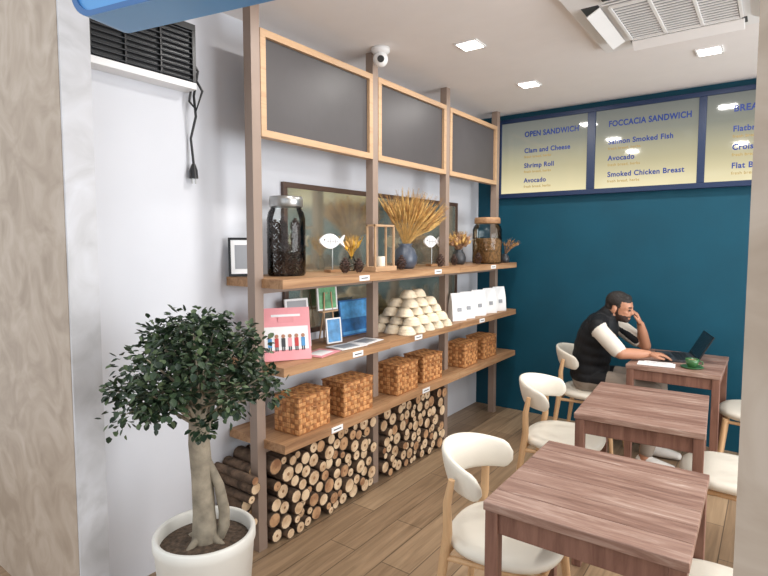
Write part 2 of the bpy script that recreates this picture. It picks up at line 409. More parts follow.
for (x, y, s, rz) in [(-2.00, 1.99, 1.0, .05), (-1.99, 2.35, 1.0, -.04), (-2.0, 2.87, 1.0, .03), (-2.02, 3.23, 0.97, -.05), (-2.01, 3.80, 0.97, .04), (-2.02, 4.17, 0.97, 0)]:
    wicker('wicker_box', x, y, SH[0], 0.25*s, 0.17*s, 0.195*s, rz)

# ------------------------------------------------------------ rattan bowls pyramid
b = B()
ly = 0
for (nx, ny) in [(3, 5), (3, 4), (2, 4), (2, 3), (1, 2)]:
    for i in range(nx):
        for j in range(ny):
            cx = -2.04+(i-(nx-1)/2)*0.112; cy = 3.12+(j-(ny-1)/2)*0.122; z = SH[1]+0.001+ly*0.055
            prof = [(0.058, 0), (0.060, 0.003), (0.060, 0.008), (0.054, 0.024), (0.044, 0.042), (0.034, 0.050), (0.030, .054), (0.001, 0.054)]
            b.lathe(prof, 'bowl', (cx, cy, z), 22)
            for q in (0.006, 0.022, .036):
                rr = np.interp(q, [0.008, 0.024, 0.042], [0.060, 0.054, 0.044])
                b.lathe([(rr, q-0.003), (rr+0.0025, q), (rr, q+0.003)], 'bowl', (cx, cy, z), 22)
    ly += 1
b.build('rattan_bowl_stack')

# ------------------------------------------------------------ white coffee bags
def bag(x, y, rz=0, h=0.215, w=0.13):
    b = B(); d = 0.07
    vs = []
    lv = [(0, w, d), (0.02, w, d*1.05), (h*0.6, w, d*0.75), (h*0.9, w*0.98, 0.02), (h, w*0.98, 0.006)]
    for z, ww, dd in lv:
        vs += [(-dd/2, -ww/2, z), (dd/2, -ww/2, z), (dd/2, ww/2, z), (-dd/2, ww/2, z)]
    fs = [(0, 3, 2, 1), (16, 17, 18, 19)]
    for i in range(4):
        for k in range(4): fs.append((i*4+k, i*4+(k+1) % 4, i*4+4+(k+1) % 4, i*4+4+k))
    b.add(vs, fs, 'paper')
    b.add([(d*.47+.003, -0.02, h*.34), (d*.47+.003, 0.02, h*.34), (d*.42+.003, 0.02, h*.48), (d*.42+.003, -0.02, h*.48)], [(0, 1, 2, 3)], 'greyp')
    ob = b.build('coffee_bag', bevel=0.003, origin=(0, 0, 0)); ob.location = (x, y, SH[1]+0.001); ob.rotation_euler = (0, 0, rz)
for y in (3.63, 3.78, 3.98, 4.19, 4.385): bag(-1.965, y, -0.45)

# ------------------------------------------------------------ jars
def cone_at(b, c, r, X=None, mat='cone'):
    for i in range(7):
        t = i/6; rr = r*math.sin(math.pi*(0.18+0.74*t)); z = -r*1.1+2.2*r*t
        n = 7
        for k in range(n):
            w = 2*math.pi*(k+0.5*(i % 2))/n
            p = Vector((c[0]+rr*0.55*math.cos(w), c[1]+rr*0.55*math.sin(w), c[2]+z))
            q = Vector((c[0]+rr*math.cos(w), c[1]+rr*math.sin(w), c[2]+z+r*0.12))
            s = Vector((-math.sin(w), math.cos(w), 0))*r*0.28
            b.add([p-s*.6, p+s*.6, q+s, q+Vector((0, 0, r*.16)), q-s, p+Vector((0, 0, -r*.2))], [(0, 1, 2, 3, 4), (0, 5, 1), (1, 5, 2), (5, 4, 2), (0, 4, 5), (2, 4, 3)], mat, False, X)
def jar(name, x, y, z, r, h, lidmat, fill, fillmat, fh):
    b = B()
    prof = [(0.001, 0.0), (r*0.93, 0.0), (r, 0.012), (r, h*0.72), (r*0.93, h*0.80), (r*0.8, h*0.85), (r*0.8, h*0.88)]
    b.lathe(prof, 'glass', (x, y, z), 40)
    for q in (.3, .55): b.lathe([(r, h*q-.004), (r+.003, h*q), (r, h*q+.004)], 'glass', (x, y, z), 40)
    b.lathe([(r*0.86, h*0.87), (r*0.88, h*0.875), (r*0.88, h*0.96), (r*0.84, h), (0.001, h)], lidmat, (x, y, z), 40)
    b.lathe([(r*0.86, h*0.87), (0.001, h*0.87)], lidmat, (x, y, z), 40)
    rr = random.Random(int(y*100))
    if fill == 'cones':
        zz = 0.035
        while zz < fh:
            for k in range(5):
                w = 2*math.pi*k/5+zz*20; q = r*0.58
                cone_at(b, (x+q*math.cos(w), y+q*math.sin(w), z+zz+rr.uniform(0, .012)), 0.028*r/0.1)
            zz += 0.055*r/0.1
    else:
        b.lathe([(0.001, 0.008), (r*0.92, 0.008), (r*0.94, 0.02), (r*0.94, fh), (0.001, fh+0.01)], fillmat, (x, y, z), 30)
        for k in range(40):
            w = rr.uniform(0, 6.28); q = rr.uniform(0, r*.8)
            b.sph((x+q*math.cos(w), y+q*math.sin(w), z+fh), r*.13, fillmat, 8)
    b.build(name)
jar('glass_jar_with_pinecones', -2.12, 2.00, SH[2]+.001, 0.102, 0.42, 'steel', 'cones', 'cone', 0.26)
jar('glass_storage_jar', -2.0, 4.22, SH[2]+.001, 0.125, 0.39, 'shelf', 'fill', 'amber', 0.2)

for (x, y, r) in [(-1.99, 2.33, .034), (-1.96, 2.42, .032), (-1.96, 2.86, .036), (-1.96, 3.36, .035), (-2.0, 3.64, .032), (-1.95, 3.95, .036)]:
    b = B(); cone_at(b, (x, y, SH[2]+r*1.35), r); b.build('pine_cone')

def fish(x, y):
    b = B(); z0 = SH[2]+.001; zc = z0+0.185; L = 0.22
    b.box((x, y, z0+0.008), (0.05, 0.09, 0.016), 'shelf'); b.tube([(x, y, z0+.01), (x, y, zc-0.02)], 0.003, 'steel', 8)
    n = 24; pts = []
    for k in range(n+1):
        t = k/n; pts.append((y-L/2+t*L*0.78, 0.044*math.sin(math.pi*min(1, t*0.93+0.03))**0.75))
    top = [(p[0], zc+p[1]) for p in pts]; bot = [(p[0], zc-p[1]) for p in reversed(pts)]
    tail = [(y+L/2, zc+0.038), (y+L/2-0.02, zc), (y+L/2, zc-0.038)]
    o = top+tail+bot; m = len(o)
    for xs in (x-0.006, x+0.006): b.add([(xs, p[0], p[1]) for p in o], [tuple(range(m))], 'paper')
    b.add([(x-.006, p[0], p[1]) for p in o]+[(x+.006, p[0], p[1]) for p in o], [(k, (k+1) % m, m+(k+1) % m, m+k) for k in range(m)], 'paper')
    b.tube([(x+.0062, y-.075, zc+.008), (x+.0075, y-.075, zc+.008)], 0.006, 'blackp', 10)
    for k in range(5): b.box((x+.0068, y-.045+k*.022, zc), (.0015, .003, .05-.006*k), 'greyp')
    b.box((x+.0068, y-.01, zc), (.0015, .1, .003), 'greyp')
    b.build('fish_ornament')
fish(-2.13, 2.38); fish(-2.10, 3.47)

def bouquet(name, x, y, z, vr, vh, n, length, lean, mats, spread, vmat, ear=0.05, er=0.006, seed=1):
    rr = random.Random(seed); b = B()
    b.lathe([(0.001, 0), (vr*.7, 0), (vr*.95, vh*.2), (vr, vh*.45), (vr*.8, vh*.75), (vr*.5, vh*.9), (vr*.62, vh), (vr*.55, vh), (vr*.42, vh*.88)], vmat, (x, y, z), 28)
    for i in range(n):
        a = rr.uniform(0, 6.28); s = spread*math.sqrt(rr.random()); l = length*rr.uniform(.72, 1.05)
        dx = s*math.cos(a)*0.55+lean[0]; dy = s*math.sin(a)+lean[1]
        p0 = Vector((x, y, z+vh*.8)); d = Vector((dx, dy, 1)).normalized()
        p1 = p0+d*l*.6; p2 = p0+d*l+Vector((dx*.1, dy*.18, -abs(dy)*.05))*l
        if p2.x < WX+0.06: p2.x = WX+0.06
        if p1.x < WX+0.06: p1.x = WX+0.06
        b.tube([p0, p1, p2], 0.0013, mats[0], 4)
        e = (p2-p1).normalized(); m = mats[i % len(mats)]
        b.tube([p2-e*ear*.2, p2+e*ear*.2, p2+e*ear*.7, p2+e*ear*1.1], [.002, er, er*.8, .001], m, 6)
        for k in range(4):
            v = Vector((rr.uniform(-1, 1), rr.uniform(-1, 1), rr.uniform(0, 1)))*0.014
            b.tube([p2+e*ear*.5, p2+e*ear*1.6+v], .0007, m, 3)
    b.build(name)
bouquet('wheat_bouquet_in_vase', -2.04, 3.02, SH[2]+.001, 0.085, 0.17, 190, 0.27, (0.14, 0.32), ['wheat', 'wheat', 'wheatd'], 1.0, 'vase', 0.08, 0.008, 2)
bouquet('dried_flower_posy', -2.15, 2.58, SH[2]+.001, 0.03, 0.09, 34, 0.1, (0, -.02), ['yellow', 'wheat'], 0.6, 'glass', 0.035, 0.009, 5)
bouquet('dried_flower_arrangement', -2.08, 3.86, SH[2]+.001, 0.06, 0.12, 110, 0.12, (0, 0), ['dried', 'wheatd', 'wheat'], 1.2, 'dgrey', 0.035, 0.015, 8)
bouquet('dried_twigs_in_pot', -1.94, 4.46, SH[2]+.001, 0.04, 0.08, 26, 0.13, (0.5, -.1), ['dried', 'wheatd'], 0.9, 'dgrey', 0.02, 0.007, 9)
b = B(); x, y, z = -1.965, 2.64, SH[2]+.001; w = 0.19; h = 0.25; t = 0.011
for xo in (-0.03, 0.03):
    b.box((x+xo, y-w/2, z+h/2+.03), (t, t, h), 'lwood'); b.box((x+xo, y+w/2, z+h/2+.03), (t, t, h), 'lwood')
    b.box((x+xo, y, z+h+.03), (t, w+t, t), 'lwood')
b.box((x, y, z+0.016), (0.09, w+0.03, 0.03), 'lwood')
for s in (-1, 1): b.box((x, y+s*w/2, z+h+.03), (0.07, t, t), 'lwood')
b.lathe([(0.001, 0), (.028, 0), (.028, .06), (.001, .06)], 'cream', (x, y, z+.031), 20)
b.build('wooden_lantern_frame', bevel=0.001)
def framed(name, c, w, h, rz, tilt, fm, pm, border=0.012, mat2=None, extra=None):
    b = B(); d = 0.012
    b.box((0, 0, h/2), (d*.5, w-border, h-border), 'paper' if mat2 else pm)
    if mat2: b.box((d*.3, 0, h/2), (d*.2, w*.62, h*.62), pm)
    if extra: b.box((d*.3, 0, h*.3), (d*.2, w-2*border, h*.36), extra)
    for s in (-1, 1):
        b.box((0, s*(w/2-border/2), h/2), (d, border, h), fm); b.box((0, 0, h/2+s*(h/2-border/2)), (d, w-2*border, border), fm)
    ob = b.build(name, origin=(0, 0, 0)); ob.location = c; ob.rotation_euler = (0, -tilt, rz)
    return ob
framed('black_picture_frame', (-2.20, 1.79, SH[2]+.004), 0.17, 0.20, -0.6, 0.15, 'blackp', 'greyp', .012, True)
# green picture stands on a small easel behind the blue tile
framed('green_picture_frame', (-2.20, 2.41, SH[1]+.19), 0.16, 0.15, -.1, 0.08, 'paper', 'greenp', .010)
b = B()
for s in (-1, 1): b.tube([(-2.185, 2.41+s*.05, SH[1]+.001), (-2.200, 2.41+s*.03, SH[1]+.30)], .005, 'lwood', 8)
b.tube([(-2.27, 2.41, SH[1]+.001), (-2.207, 2.41, SH[1]+.30)], .005, 'lwood', 8); b.box((-2.19, 2.41, SH[1]+.184), (.03, .14, .010), 'lwood')
b.build('picture_easel')
framed('blue_tile_print', (-2.10, 2.36, SH[1]+.004), 0.11, 0.15, -.2, 0.12, 'paper', 'skyb', .008)
framed('sea_picture_frame', (-2.19, 2.68, SH[1]+.004), 0.28, 0.23, -0.05, 0.15, 'dblue', 'skyb', .010, None, 'seab')
framed('small_photo_frame', (-2.17, 2.14, SH[1]+.004), 0.15, 0.28, -0.25, 0.14, 'paper', 'greyp', .012, None, 'greenp')
b = B(); w, h = 0.25, 0.27
b.box((0, 0, h/2), (0.006, w, h), 'pink'); b.box((0.004, 0, h*.42), (0.002, w*.90, h*.44), 'paper'); b.box((0.004, 0, h*.85), (0.002, w*.6, .012), 'paper')
for k in range(6):
    yy = -w*.34+k*w*.136; mt = ['skyb', 'red', 'dgrey', 'pink', 'red', 'skyb'][k]
    b.box((0.006, yy, h*.34), (0.002, .02, .045), mt); b.tube([(0.005, yy, h*.34+.032), (0.0072, yy, h*.34+.032)], .010, 'skin', 10)
    for s in (-1, 1): b.box((0.006, yy+s*.005, h*.34-.032), (0.002, .006, .022), 'dgrey')
b.box((-.045, 0, h*.40), (.003, .08, h*.8), 'pink', Matrix.Rotation(math.radians(14), 4, 'Y'))
ob = b.build('pink_illustrated_placard', origin=(0, 0, 0)); ob.location = (-1.985, 1.87, SH[1]+.002); ob.rotation_euler = (0, math.radians(-12), math.radians(-33))
b = B()
for (x, y, rz, m) in [(-1.97, 2.10, .2, 'pink'), (-1.98, 2.33, -.1, 'paper'), (-1.99, 2.52, .12, 'paper')]:
    X = TR((x, y, SH[1]+.003+0.0025*(y-2)), rz); b.box((0, 0, 0), (.14, .2, .003), m, X); b.box((0, 0, .0018), (.09, .13, .0006), 'greyp' if m == 'paper' else 'paper', X)
b.build('paper_menus')

# ------------------------------------------------------------ menu boards
b = B()
FY0, FY1 = 4.585, WY-0.001
Z0, Z1 = 1.955, 2.655
xs = [(-2.045, -1.290), (-1.225, -0.495), (-0.445, 0.28)]
b.bb((-2.095, FY1-0.03, Z0), (0.33, FY1, Z1), 'navy')
b.bb((-2.095, FY0, Z0), (0.33, FY1-.03, Z0+0.04), 'navy'); b.bb((-2.095, FY0, Z1-0.035), (0.33, FY1-.03, Z1), 'navy')
for (a, c) in [(-2.095, -2.045), (-1.29, -1.225), (-0.495, -0.445), (0.28, 0.33)]:
    b.bb((a, FY0, Z0+.04), (c, FY1-.03, Z1-.035), 'navy')
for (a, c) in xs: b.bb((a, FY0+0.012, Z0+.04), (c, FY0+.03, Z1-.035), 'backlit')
mb = b.build('menu_board', bevel=0.002)
def text(s, x, z, size, mat='text', off=0.0008, align='LEFT', wx=1.0):
    c = bpy.data.curves.new('menu_text', 'FONT'); c.body = s; c.size = size; c.extrude = 0.0008; c.offset = off; c.align_x = align
    c.space_character = 1.08
    o = bpy.data.objects.new('menu_text', c); scene.collection.objects.link(o); c.materials.append(M[mat])
    o.rotation_euler = (math.pi/2, 0, 0); o.parent = mb; o.location = Vector((x, FY0+0.009, z))-mb.location; o.scale = (wx, 1, 1)
def menu(x, head, items, hx=1.0):
    text(head, x, 2.485, 0.064, off=0.0018, wx=hx)
    for i, s in enumerate(items):
        z = 2.345-0.13*i
        text(s, x, z, 0.056, off=0.0014, wx=.93)
        text('fresh bread, herbs', x, z-0.045, 0.030, 'text2', 0.0002)
menu(-1.83, 'OPEN SANDWICH', ['Clam and Cheese', 'Shrimp Roll', 'Avocado'], .84)
menu(-1.125, 'FOCCACIA SANDWICH', ['Salmon Smoked Fish', 'Avocado', 'Smoked Chicken Breast'], .81)
menu(-0.28, 'BREAKFAST', ['Flatbread', 'Croissant', 'Flat Bagel'], .9)

# ------------------------------------------------------------ ceiling fixtures
for (x, y) in [(-1.49, 2.88), (-1.50, 3.83), (-0.37, 3.82), (-1.49, 1.93), (-0.37, 1.75), (0.9, 2.88), (0.9, 3.83), (0.9, 1.93)]:
    b = B(); s = 0.07
    b.bb((x-s, y-s, CZ-.008), (x+s, y+s, CZ-.0005), 'whitep'); b.bb((x-s+.012, y-s+.012, CZ-.011), (x+s-.012, y+s-.012, CZ-.008), 'led')
    b.build('ceiling_led_light')
    l = bpy.data.lights.new('led_lamp', 'AREA'); l.size = 0.13; l.energy = 8.5; l.color = (1, .97, .93)
    o = bpy.data.objects.new('led_lamp', l); o.location = (x, y, CZ-.02); scene.collection.objects.link(o)
b = B(); X = TR((-0.43, 2.97, CZ))
s = 0.43
b.bb((-s, -s, -.035), (s, s, -.0005), 'whitep', X)
b.bb((-.25, -.25, -.046), (.25, .25, -.035), 'greyp', X)
for k in range(15): b.bb((-.24, -.235+k*.033, -.052), (.24, -.222+k*.033, -.046), 'whitep', X)
for k in (-.25, -.0833, .0833, .25): b.bb((k-.008, -.25, -.054), (k+.008, .25, -.046), 'whitep', X)
for k in (-.25, .25): b.bb((-.25, k-.008, -.054), (.25, k+.008, -.046), 'whitep', X)
for r in range(4):
    XR = X @ Matrix.Rotation(r*math.pi/2, 4, 'Z')
    b.bb((-.27, .295, -.038), (.27, .375, -.034), 'dgrey', XR)
    b.bb((-.26, -.005, -.006), (.26, .065, 0.0), 'whitep', XR @ Matrix.Translation((0, .295, -.045)) @ Matrix.Rotation(math.radians(-28), 4, 'X'))
b.build('ceiling_cassette_air_conditioner', bevel=0.004)
b = B(); c = (-1.95, 2.62, CZ)
b.lathe([(0.001, 0), (.055, 0), (.055, -.02), (.042, -.035), (.001, -.035)], 'whitep', c, 28)
b.sph((c[0], c[1], CZ-.065), .045, 'whitep', 24)
b.tube([(c[0]+.02, c[1]-.028, CZ-.072), (c[0]+.032, c[1]-.04, CZ-.078)], .02, 'blackp', 20)
b.build('security_camera')

# ------------------------------------------------------------ wall grille unit + cable
b = B(); X0 = WX+.001; X1 = WX+.085; y0, y1, z0, z1 = 1.04, 1.535, 2.265, 2.56
b.bb((X0, y0, z0), (X1-.02, y1, z1), 'whitep')
b.bb((X1-.02, y0, z0), (X1, y1, z0+.03), 'whitep'); b.bb((X1-.02, y0, z1-.03), (X1, y1, z1), 'blackp')
b.bb((X1-.02, y1-.02, z0+.03), (X1, y1, z1-.03), 'blackp'); b.bb((X1-.02, y0, z0+.03), (X1, y0+.02, z1-.03), 'blackp')
b.bb((X1-.02, y0+.02, z0+.03), (X1-.015, y1-.02, z1-.03), 'blackp')
zz = z0+.042
while zz < z1-.035:
    b.box((0, 0, 0), (.02, y1-y0-.04, .004), 'dgrey', TR((X1-.006, (y0+y1)/2, zz), 0, 0, math.radians(30))); zz += .024
for yy in (1.2, 1.36): b.bb((X1-.012, yy-.005, z0+.03), (X1-.001, yy+.005, z1-.03), 'blackp')
b.build('wall_mounted_air_curtain', bevel=0.002)
b = B()
pts = [(-2.26, 1.538, 2.42), (-2.24, 1.56, 2.36), (-2.27, 1.555, 2.25), (-2.25, 1.55, 2.15), (-2.28, 1.54, 2.05), (-2.27, 1.545, 1.93)]
b.tube(pts, .006, 'blackp', 8)
b.tube([(-2.26, 1.55, 2.34), (-2.23, 1.575, 2.27), (-2.245, 1.55, 2.18), (-2.27, 1.53, 2.22), (-2.26, 1.54, 2.31)], .006, 'blackp', 8)
b.tube([(-2.27, 1.545, 1.93), (-2.272, 1.545, 1.90), (-2.272, 1.546, 1.86)], [.008, .019, .021], 'blackp', 14)
b.tube([(-2.272, 1.537, 1.86), (-2.272, 1.537, 1.835)], .003, 'steel', 8); b.tube([(-2.272, 1.555, 1.86), (-2.272, 1.555, 1.835)], .003, 'steel', 8)
b.build('power_cable_with_plug')

# ------------------------------------------------------------ blue projecting sign
def rounded(w, h, r, n=8):
    p = []
    for (cx, cz, a0) in [(w/2-r, h/2-r, 0), (-w/2+r, h/2-r, 90), (-w/2+r, -h/2+r, 180), (w/2-r, -h/2+r, 270)]:
        for k in range(n+1):
            a = math.radians(a0+90*k/n); p.append((cx+r*math.cos(a), cz+r*math.sin(a)))
    return p
b = B(); Wd, Hd, D = 0.9, 0.42, 0.10
out = rounded(Wd, Hd, .06); inn = rounded(Wd-.024, Hd-.024, .05); n = len(out)
b.add([(p[0], -D/2, p[1]) for p in out]+[(p[0], D/2, p[1]) for p in out], [(k, (k+1) % n, n+(k+1) % n, n+k) for k in range(n)], 'blue', True)
for s in (-1, 1):
    b.add([(p[0], s*D/2, p[1]) for p in out]+[(p[0], s*D/2, p[1]) for p in inn], [(k, (k+1) % n, n+(k+1) % n, n+k) for k in range(n)], 'dblue')
    b.add([(p[0], s*(D/2-.006), p[1]) for p in inn], [tuple(range(n))], 'blue')
    b.add([(p[0], s*D/2, p[1]) for p in inn]+[(p[0], s*(D/2-.006), p[1]) for p in inn], [(k, (k+1) % n, n+(k+1) % n, n+k) for k in range(n)], 'dblue')
for xx in (-.15, .25):
    b.tube([(xx, 0, Hd/2), (xx, 0, Hd/2+.18), (xx-.05, .30-xx*.22, Hd/2+.20)], .01, 'steel', 10)
an = math.radians(12)
ob = b.build('blue_rounded_sign', origin=(0, 0, 0)); ob.rotation_euler = (0, 0, an)
ob.location = (-1.245+.45*math.cos(an), .60+.45*math.sin(an), 2.025+Hd/2)

# ------------------------------------------------------------ chairs and tables
def chair_mesh():
    b = B()
    def sup(a, c, e, n=40):
        o = []
        for k in range(n):
            w = 2*math.pi*k/n; cx, sx = math.cos(w), math.sin(w)
            o.append((a*math.copysign(abs(cx)**(2/e), cx), c*math.copysign(abs(sx)**(2/e), sx)))
        return o
    n = 40; vs = []; lv = [(.02, .418), (.88, .420), (.97, .430), (1.0, .445), (.99, .458), (.93, .468), (.80, .472), (.4, .470), (.01, .469)]
    for sc, z in lv:
        for (x, y) in sup(.215, .225, 2.5): vs.append((x*sc, y*sc, z))
    b.add(vs, [(i*n+k, i*n+(k+1) % n, (i+1)*n+(k+1) % n, (i+1)*n+k) for i in range(len(lv)-1) for k in range(n)], 'cream', True)
    for s in (-1, 1):
        b.tube([(.205, s*.195, 0), (.165, s*.165, .42)], [.012, .018], 'chairwood', 14)
        b.tube([(-.235, s*.195, 0), (-.185, s*.185, .38), (-.165, s*.198, .50), (-.165, s*.205, .61), (-.150, s*.200, .70)], [.012, .018, .018, .016, .012], 'chairwood', 14)
        b.tube([(.165, s*.165, .40), (-.185, s*.185, .395)], .011, 'chairwood', 10)
    b.tube([(.165, -.165, .40), (.165, .165, .40)], .011, 'chairwood', 10); b.tube([(-.185, -.185, .395), (-.185, .185, .395)], .011, 'chairwood', 10)
    N = 34; m = 16; vs = []
    for i in range(N+1):
        t = -1+2*i/N; ph = t*math.radians(84); c = math.cos(ph*.9)
        R0 = .205
        end = min(1, (1-abs(t))/.10+.12)**.5
        hh = (.040+.034*max(0, c))*end; th = .016*end
        zc = .665+.036*max(0, c)
        for k in range(m):
            w = 2*math.pi*k/m
            dr = th*math.copysign(abs(math.cos(w))**.7, math.cos(w)); dz = hh*math.copysign(abs(math.sin(w))**.8, math.sin(w))
            rr = R0+dr+dz*.22
            vs.append((-.02-rr*math.cos(ph)*1.05, rr*math.sin(ph)*.93, zc+dz))
    fs = [(i*m+k, i*m+(k+1) % m, (i+1)*m+(k+1) % m, (i+1)*m+k) for i in range(N) for k in range(m)]
    fs += [tuple(range(m)), tuple(range(N*m, N*m+m))]
    b.add(vs, fs, 'cream', True)
    return b.mesh('dining_chair')
cm = chair_mesh()
for (x, y, rz) in [(-.775, 1.855, 6), (-.925, 3.00, 4), (-1.07, 4.08, 0), (-.09, 1.85, 178), (-.13, 2.99, 182), (-.05, 4.18, 180)]:
    o = bpy.data.objects.new('dining_chair', cm); o.location = (x, y, 0.001); o.rotation_euler = (0, 0, math.radians(rz)); scene.collection.objects.link(o)
def table_mesh(seed, a=.265, c=.335):
    b = B(); rr = random.Random(seed)
    n = 6; w = 2*c/n
    for k in range(n):
        b.bb((-a, -c+k*w+.0008, .722), (a, -c+(k+1)*w-.0008, .75+rr.uniform(-.0006, .0006)), 'tabletop' if k % 2 else 'tabletop2')
    i = .016
    for sx in (-1, 1):
        for sy in (-1, 1):
            b.box((sx*(a-i-.01), sy*(c-i-.01), .361), (.042, .042, .722), 'tableleg')
    for s in (-1, 1):
        b.box((0, s*(c-.026), .687), (2*a-.09, .022, .07), 'tableleg'); b.box((s*(a-.026), 0, .687), (.022, 2*c-.09, .07), 'tableleg')
    return b.mesh('dining_table')
for k, (x, y, rz, a, c) in enumerate([(-.425, 1.79, 1, .280, .315), (-.492, 2.87, 4, .268, .335), (-.50, 4.08, 0, .268, .335)]):
    o = bpy.data.objects.new('dining_table', table_mesh(k, a, c)); o.location = (x, y, 0.001); o.rotation_euler = (0, 0, math.radians(rz)); scene.collection.objects.link(o)
    md = o.modifiers.new('bevel', 'BEVEL'); md.width = .003; md.segments = 2; md.limit_method = 'ANGLE'

# ------------------------------------------------------------ things on man's table
TZ = .752
b = B()
b.box((0, 0, .008), (.22, .31, .014), 'dgrey'); b.box((-.06, 0, .0155), (.07, .10, .001), 'blackp')
for r in range(5):
    for k in range(12): b.box((-.005+r*.019, -.13+k*.0236, .0165), (.015, .019, .003), 'blackp')
XS = Matrix.Translation((.11, 0, .014)) @ Matrix.Rotation(math.radians(28), 4, 'Y')
b.box((0, 0, .095), (.007, .31, .185), 'blackp', XS); b.box((-.004, 0, .098), (.0015, .29, .165), 'screen', XS)
ob = b.build('laptop', bevel=.001, origin=(0, 0, 0)); ob.location = (-.53, 4.15, TZ); ob.rotation_euler = (0, 0, math.radians(16))
b = B(); X = TR((-.40, 3.88, TZ))
b.lathe([(.001, 0), (.05, 0), (.065, .006), (.067, .009), (.05, .006), (.001, .005)], 'cupg', n=28, X=X)
b.lathe([(.001, .006), (.024, .006), (.036, .03), (.04, .058), (.037, .058), (.033, .03), (.001, .015)], 'cupg', n=28, X=X)
b.lathe([(.001, .048), (.036, .048)], 'amber', n=28, X=X)
b.tube([(.037, 0, .048), (.058, 0, .045), (.06, 0, .028), (.036, 0, .02)], .004, 'cupg', 8, X)
b.build('green_coffee_cup')
b = B(); X = TR((-.60, 3.84, TZ), .1)
b.box((0, 0, .0035), (.22, .12, .004), 'paper', X); b.box((.01, .01, .008), (.17, .1, .003), 'paper', X)
for k in range(4): b.box((0, -.03+k*.02, .0098), (.13, .003, .0004), 'greyp', X)
b.build('paper_notebook')

# ------------------------------------------------------------ potted ficus
def ficus():
    rr = random.Random(11); b = B(); cx, cy = -1.66, 1.14; c = (cx, cy, 0)
    b.lathe([(.001, .002), (.135, .002), (.142, .01), (.176, .44), (.182, .455), (.182, .488), (.176, .494), (.168, .494), (.162, .488), (.16, .44)], 'pot', c, 56)
    b.lathe([(.162, .446), (.1, .452), (.001, .458)], 'soil', c, 30)
    rx, ry = .806, .592
    def V(x, y, z): return Vector((cx+x, cy+y, z))
    def S(u, z, w=0): return V(rx*u-w*ry, ry*u+w*rx, z)
    b.tube([S(.0, .43), S(.0, .47), S(-.002, .56), S(-.006, .70), S(-.014, .82), S(-.012, .94), S(-.005, 1.02)], [.052, .046, .040, .038, .038, .034, .024], 'bark', 18)
    b.tube([S(.040, .44, .01), S(.066, .50, .015), S(.070, .56, .01), S(.056, .66, .0), S(.018, .75)], [.022, .021, .020, .018, .014], 'bark', 12)
    for k in range(4):
        a = k*1.5+.3; b.tube([V(.02*math.cos(a), .02*math.sin(a), .48), V(.06*math.cos(a), .06*math.sin(a), .455), V(.09*math.cos(a), .09*math.sin(a), .442)], [.018, .013, .006], 'bark', 8)
    for k in range(7):
        b.sph(S(rr.uniform(-.02, .02), rr.uniform(.52, .9), rr.uniform(-.02, .02)), rr.uniform(.014, .022), 'bark', 10)
    CC = S(-.010, 1.088)
    clumps = []
    for k in range(64):
        z = rr.uniform(-.85, 1); a = rr.uniform(0, 6.283); q = math.sqrt(max(0, 1-z*z)) if z > 0 else math.sqrt(1-z*z*.35)
        s = rr.uniform(.55, 1.03)
        clumps.append(CC+Vector((q*math.cos(a)*.270*s, q*math.sin(a)*.270*s, z*.20*s)))
    for k in range(12):
        a = rr.uniform(0, 6.283); clumps.append(CC+Vector((math.cos(a)*rr.uniform(.05, .16), math.sin(a)*rr.uniform(.05, .16), rr.uniform(.0, .14))))
    tops = [S(-.012, .88), S(-.012, .94), S(-.006, 1.0)]
    for cl in clumps:
        t = rr.choice(tops); mid = (t+cl)/2+Vector((0, 0, .02))
        b.tube([t, mid, cl], [.008, .005, .002], 'bark', 6)
        cr = rr.uniform(.035, .085)
        for k in range(rr.randint(34, 62)):
            d = Vector((rr.gauss(0, 1), rr.gauss(0, 1), rr.gauss(0, .85))).normalized()*cr*rr.random()**.5
            p = cl+d
            dirn = (d.normalized()+Vector((rr.uniform(-.6, .6), rr.uniform(-.6, .6), rr.uniform(-1.0, .3)))).normalized()
            side = dirn.cross(Vector((rr.uniform(-.4, .4), rr.uniform(-.4, .4), 1))).normalized(); up = side.cross(dirn)
            L = rr.uniform(.021, .032); w = L*.38
            vs = [p, p+dirn*L*.35+side*w+up*.003, p+dirn*L*.75+side*w*.75+up*.003, p+dirn*L, p+dirn*L*.75-side*w*.75+up*.003, p+dirn*L*.35-side*w+up*.003, p+dirn*L*.5-up*.002]
            b.add(vs, [(0, 1, 6), (1, 2, 6), (2, 3, 6), (3, 4, 6), (4, 5, 6), (5, 0, 6)], rr.choice(['leaf1', 'leaf1', 'leaf2', 'leaf2', 'leaf3']), True)
    b.build('potted_ficus_tree')
ficus()

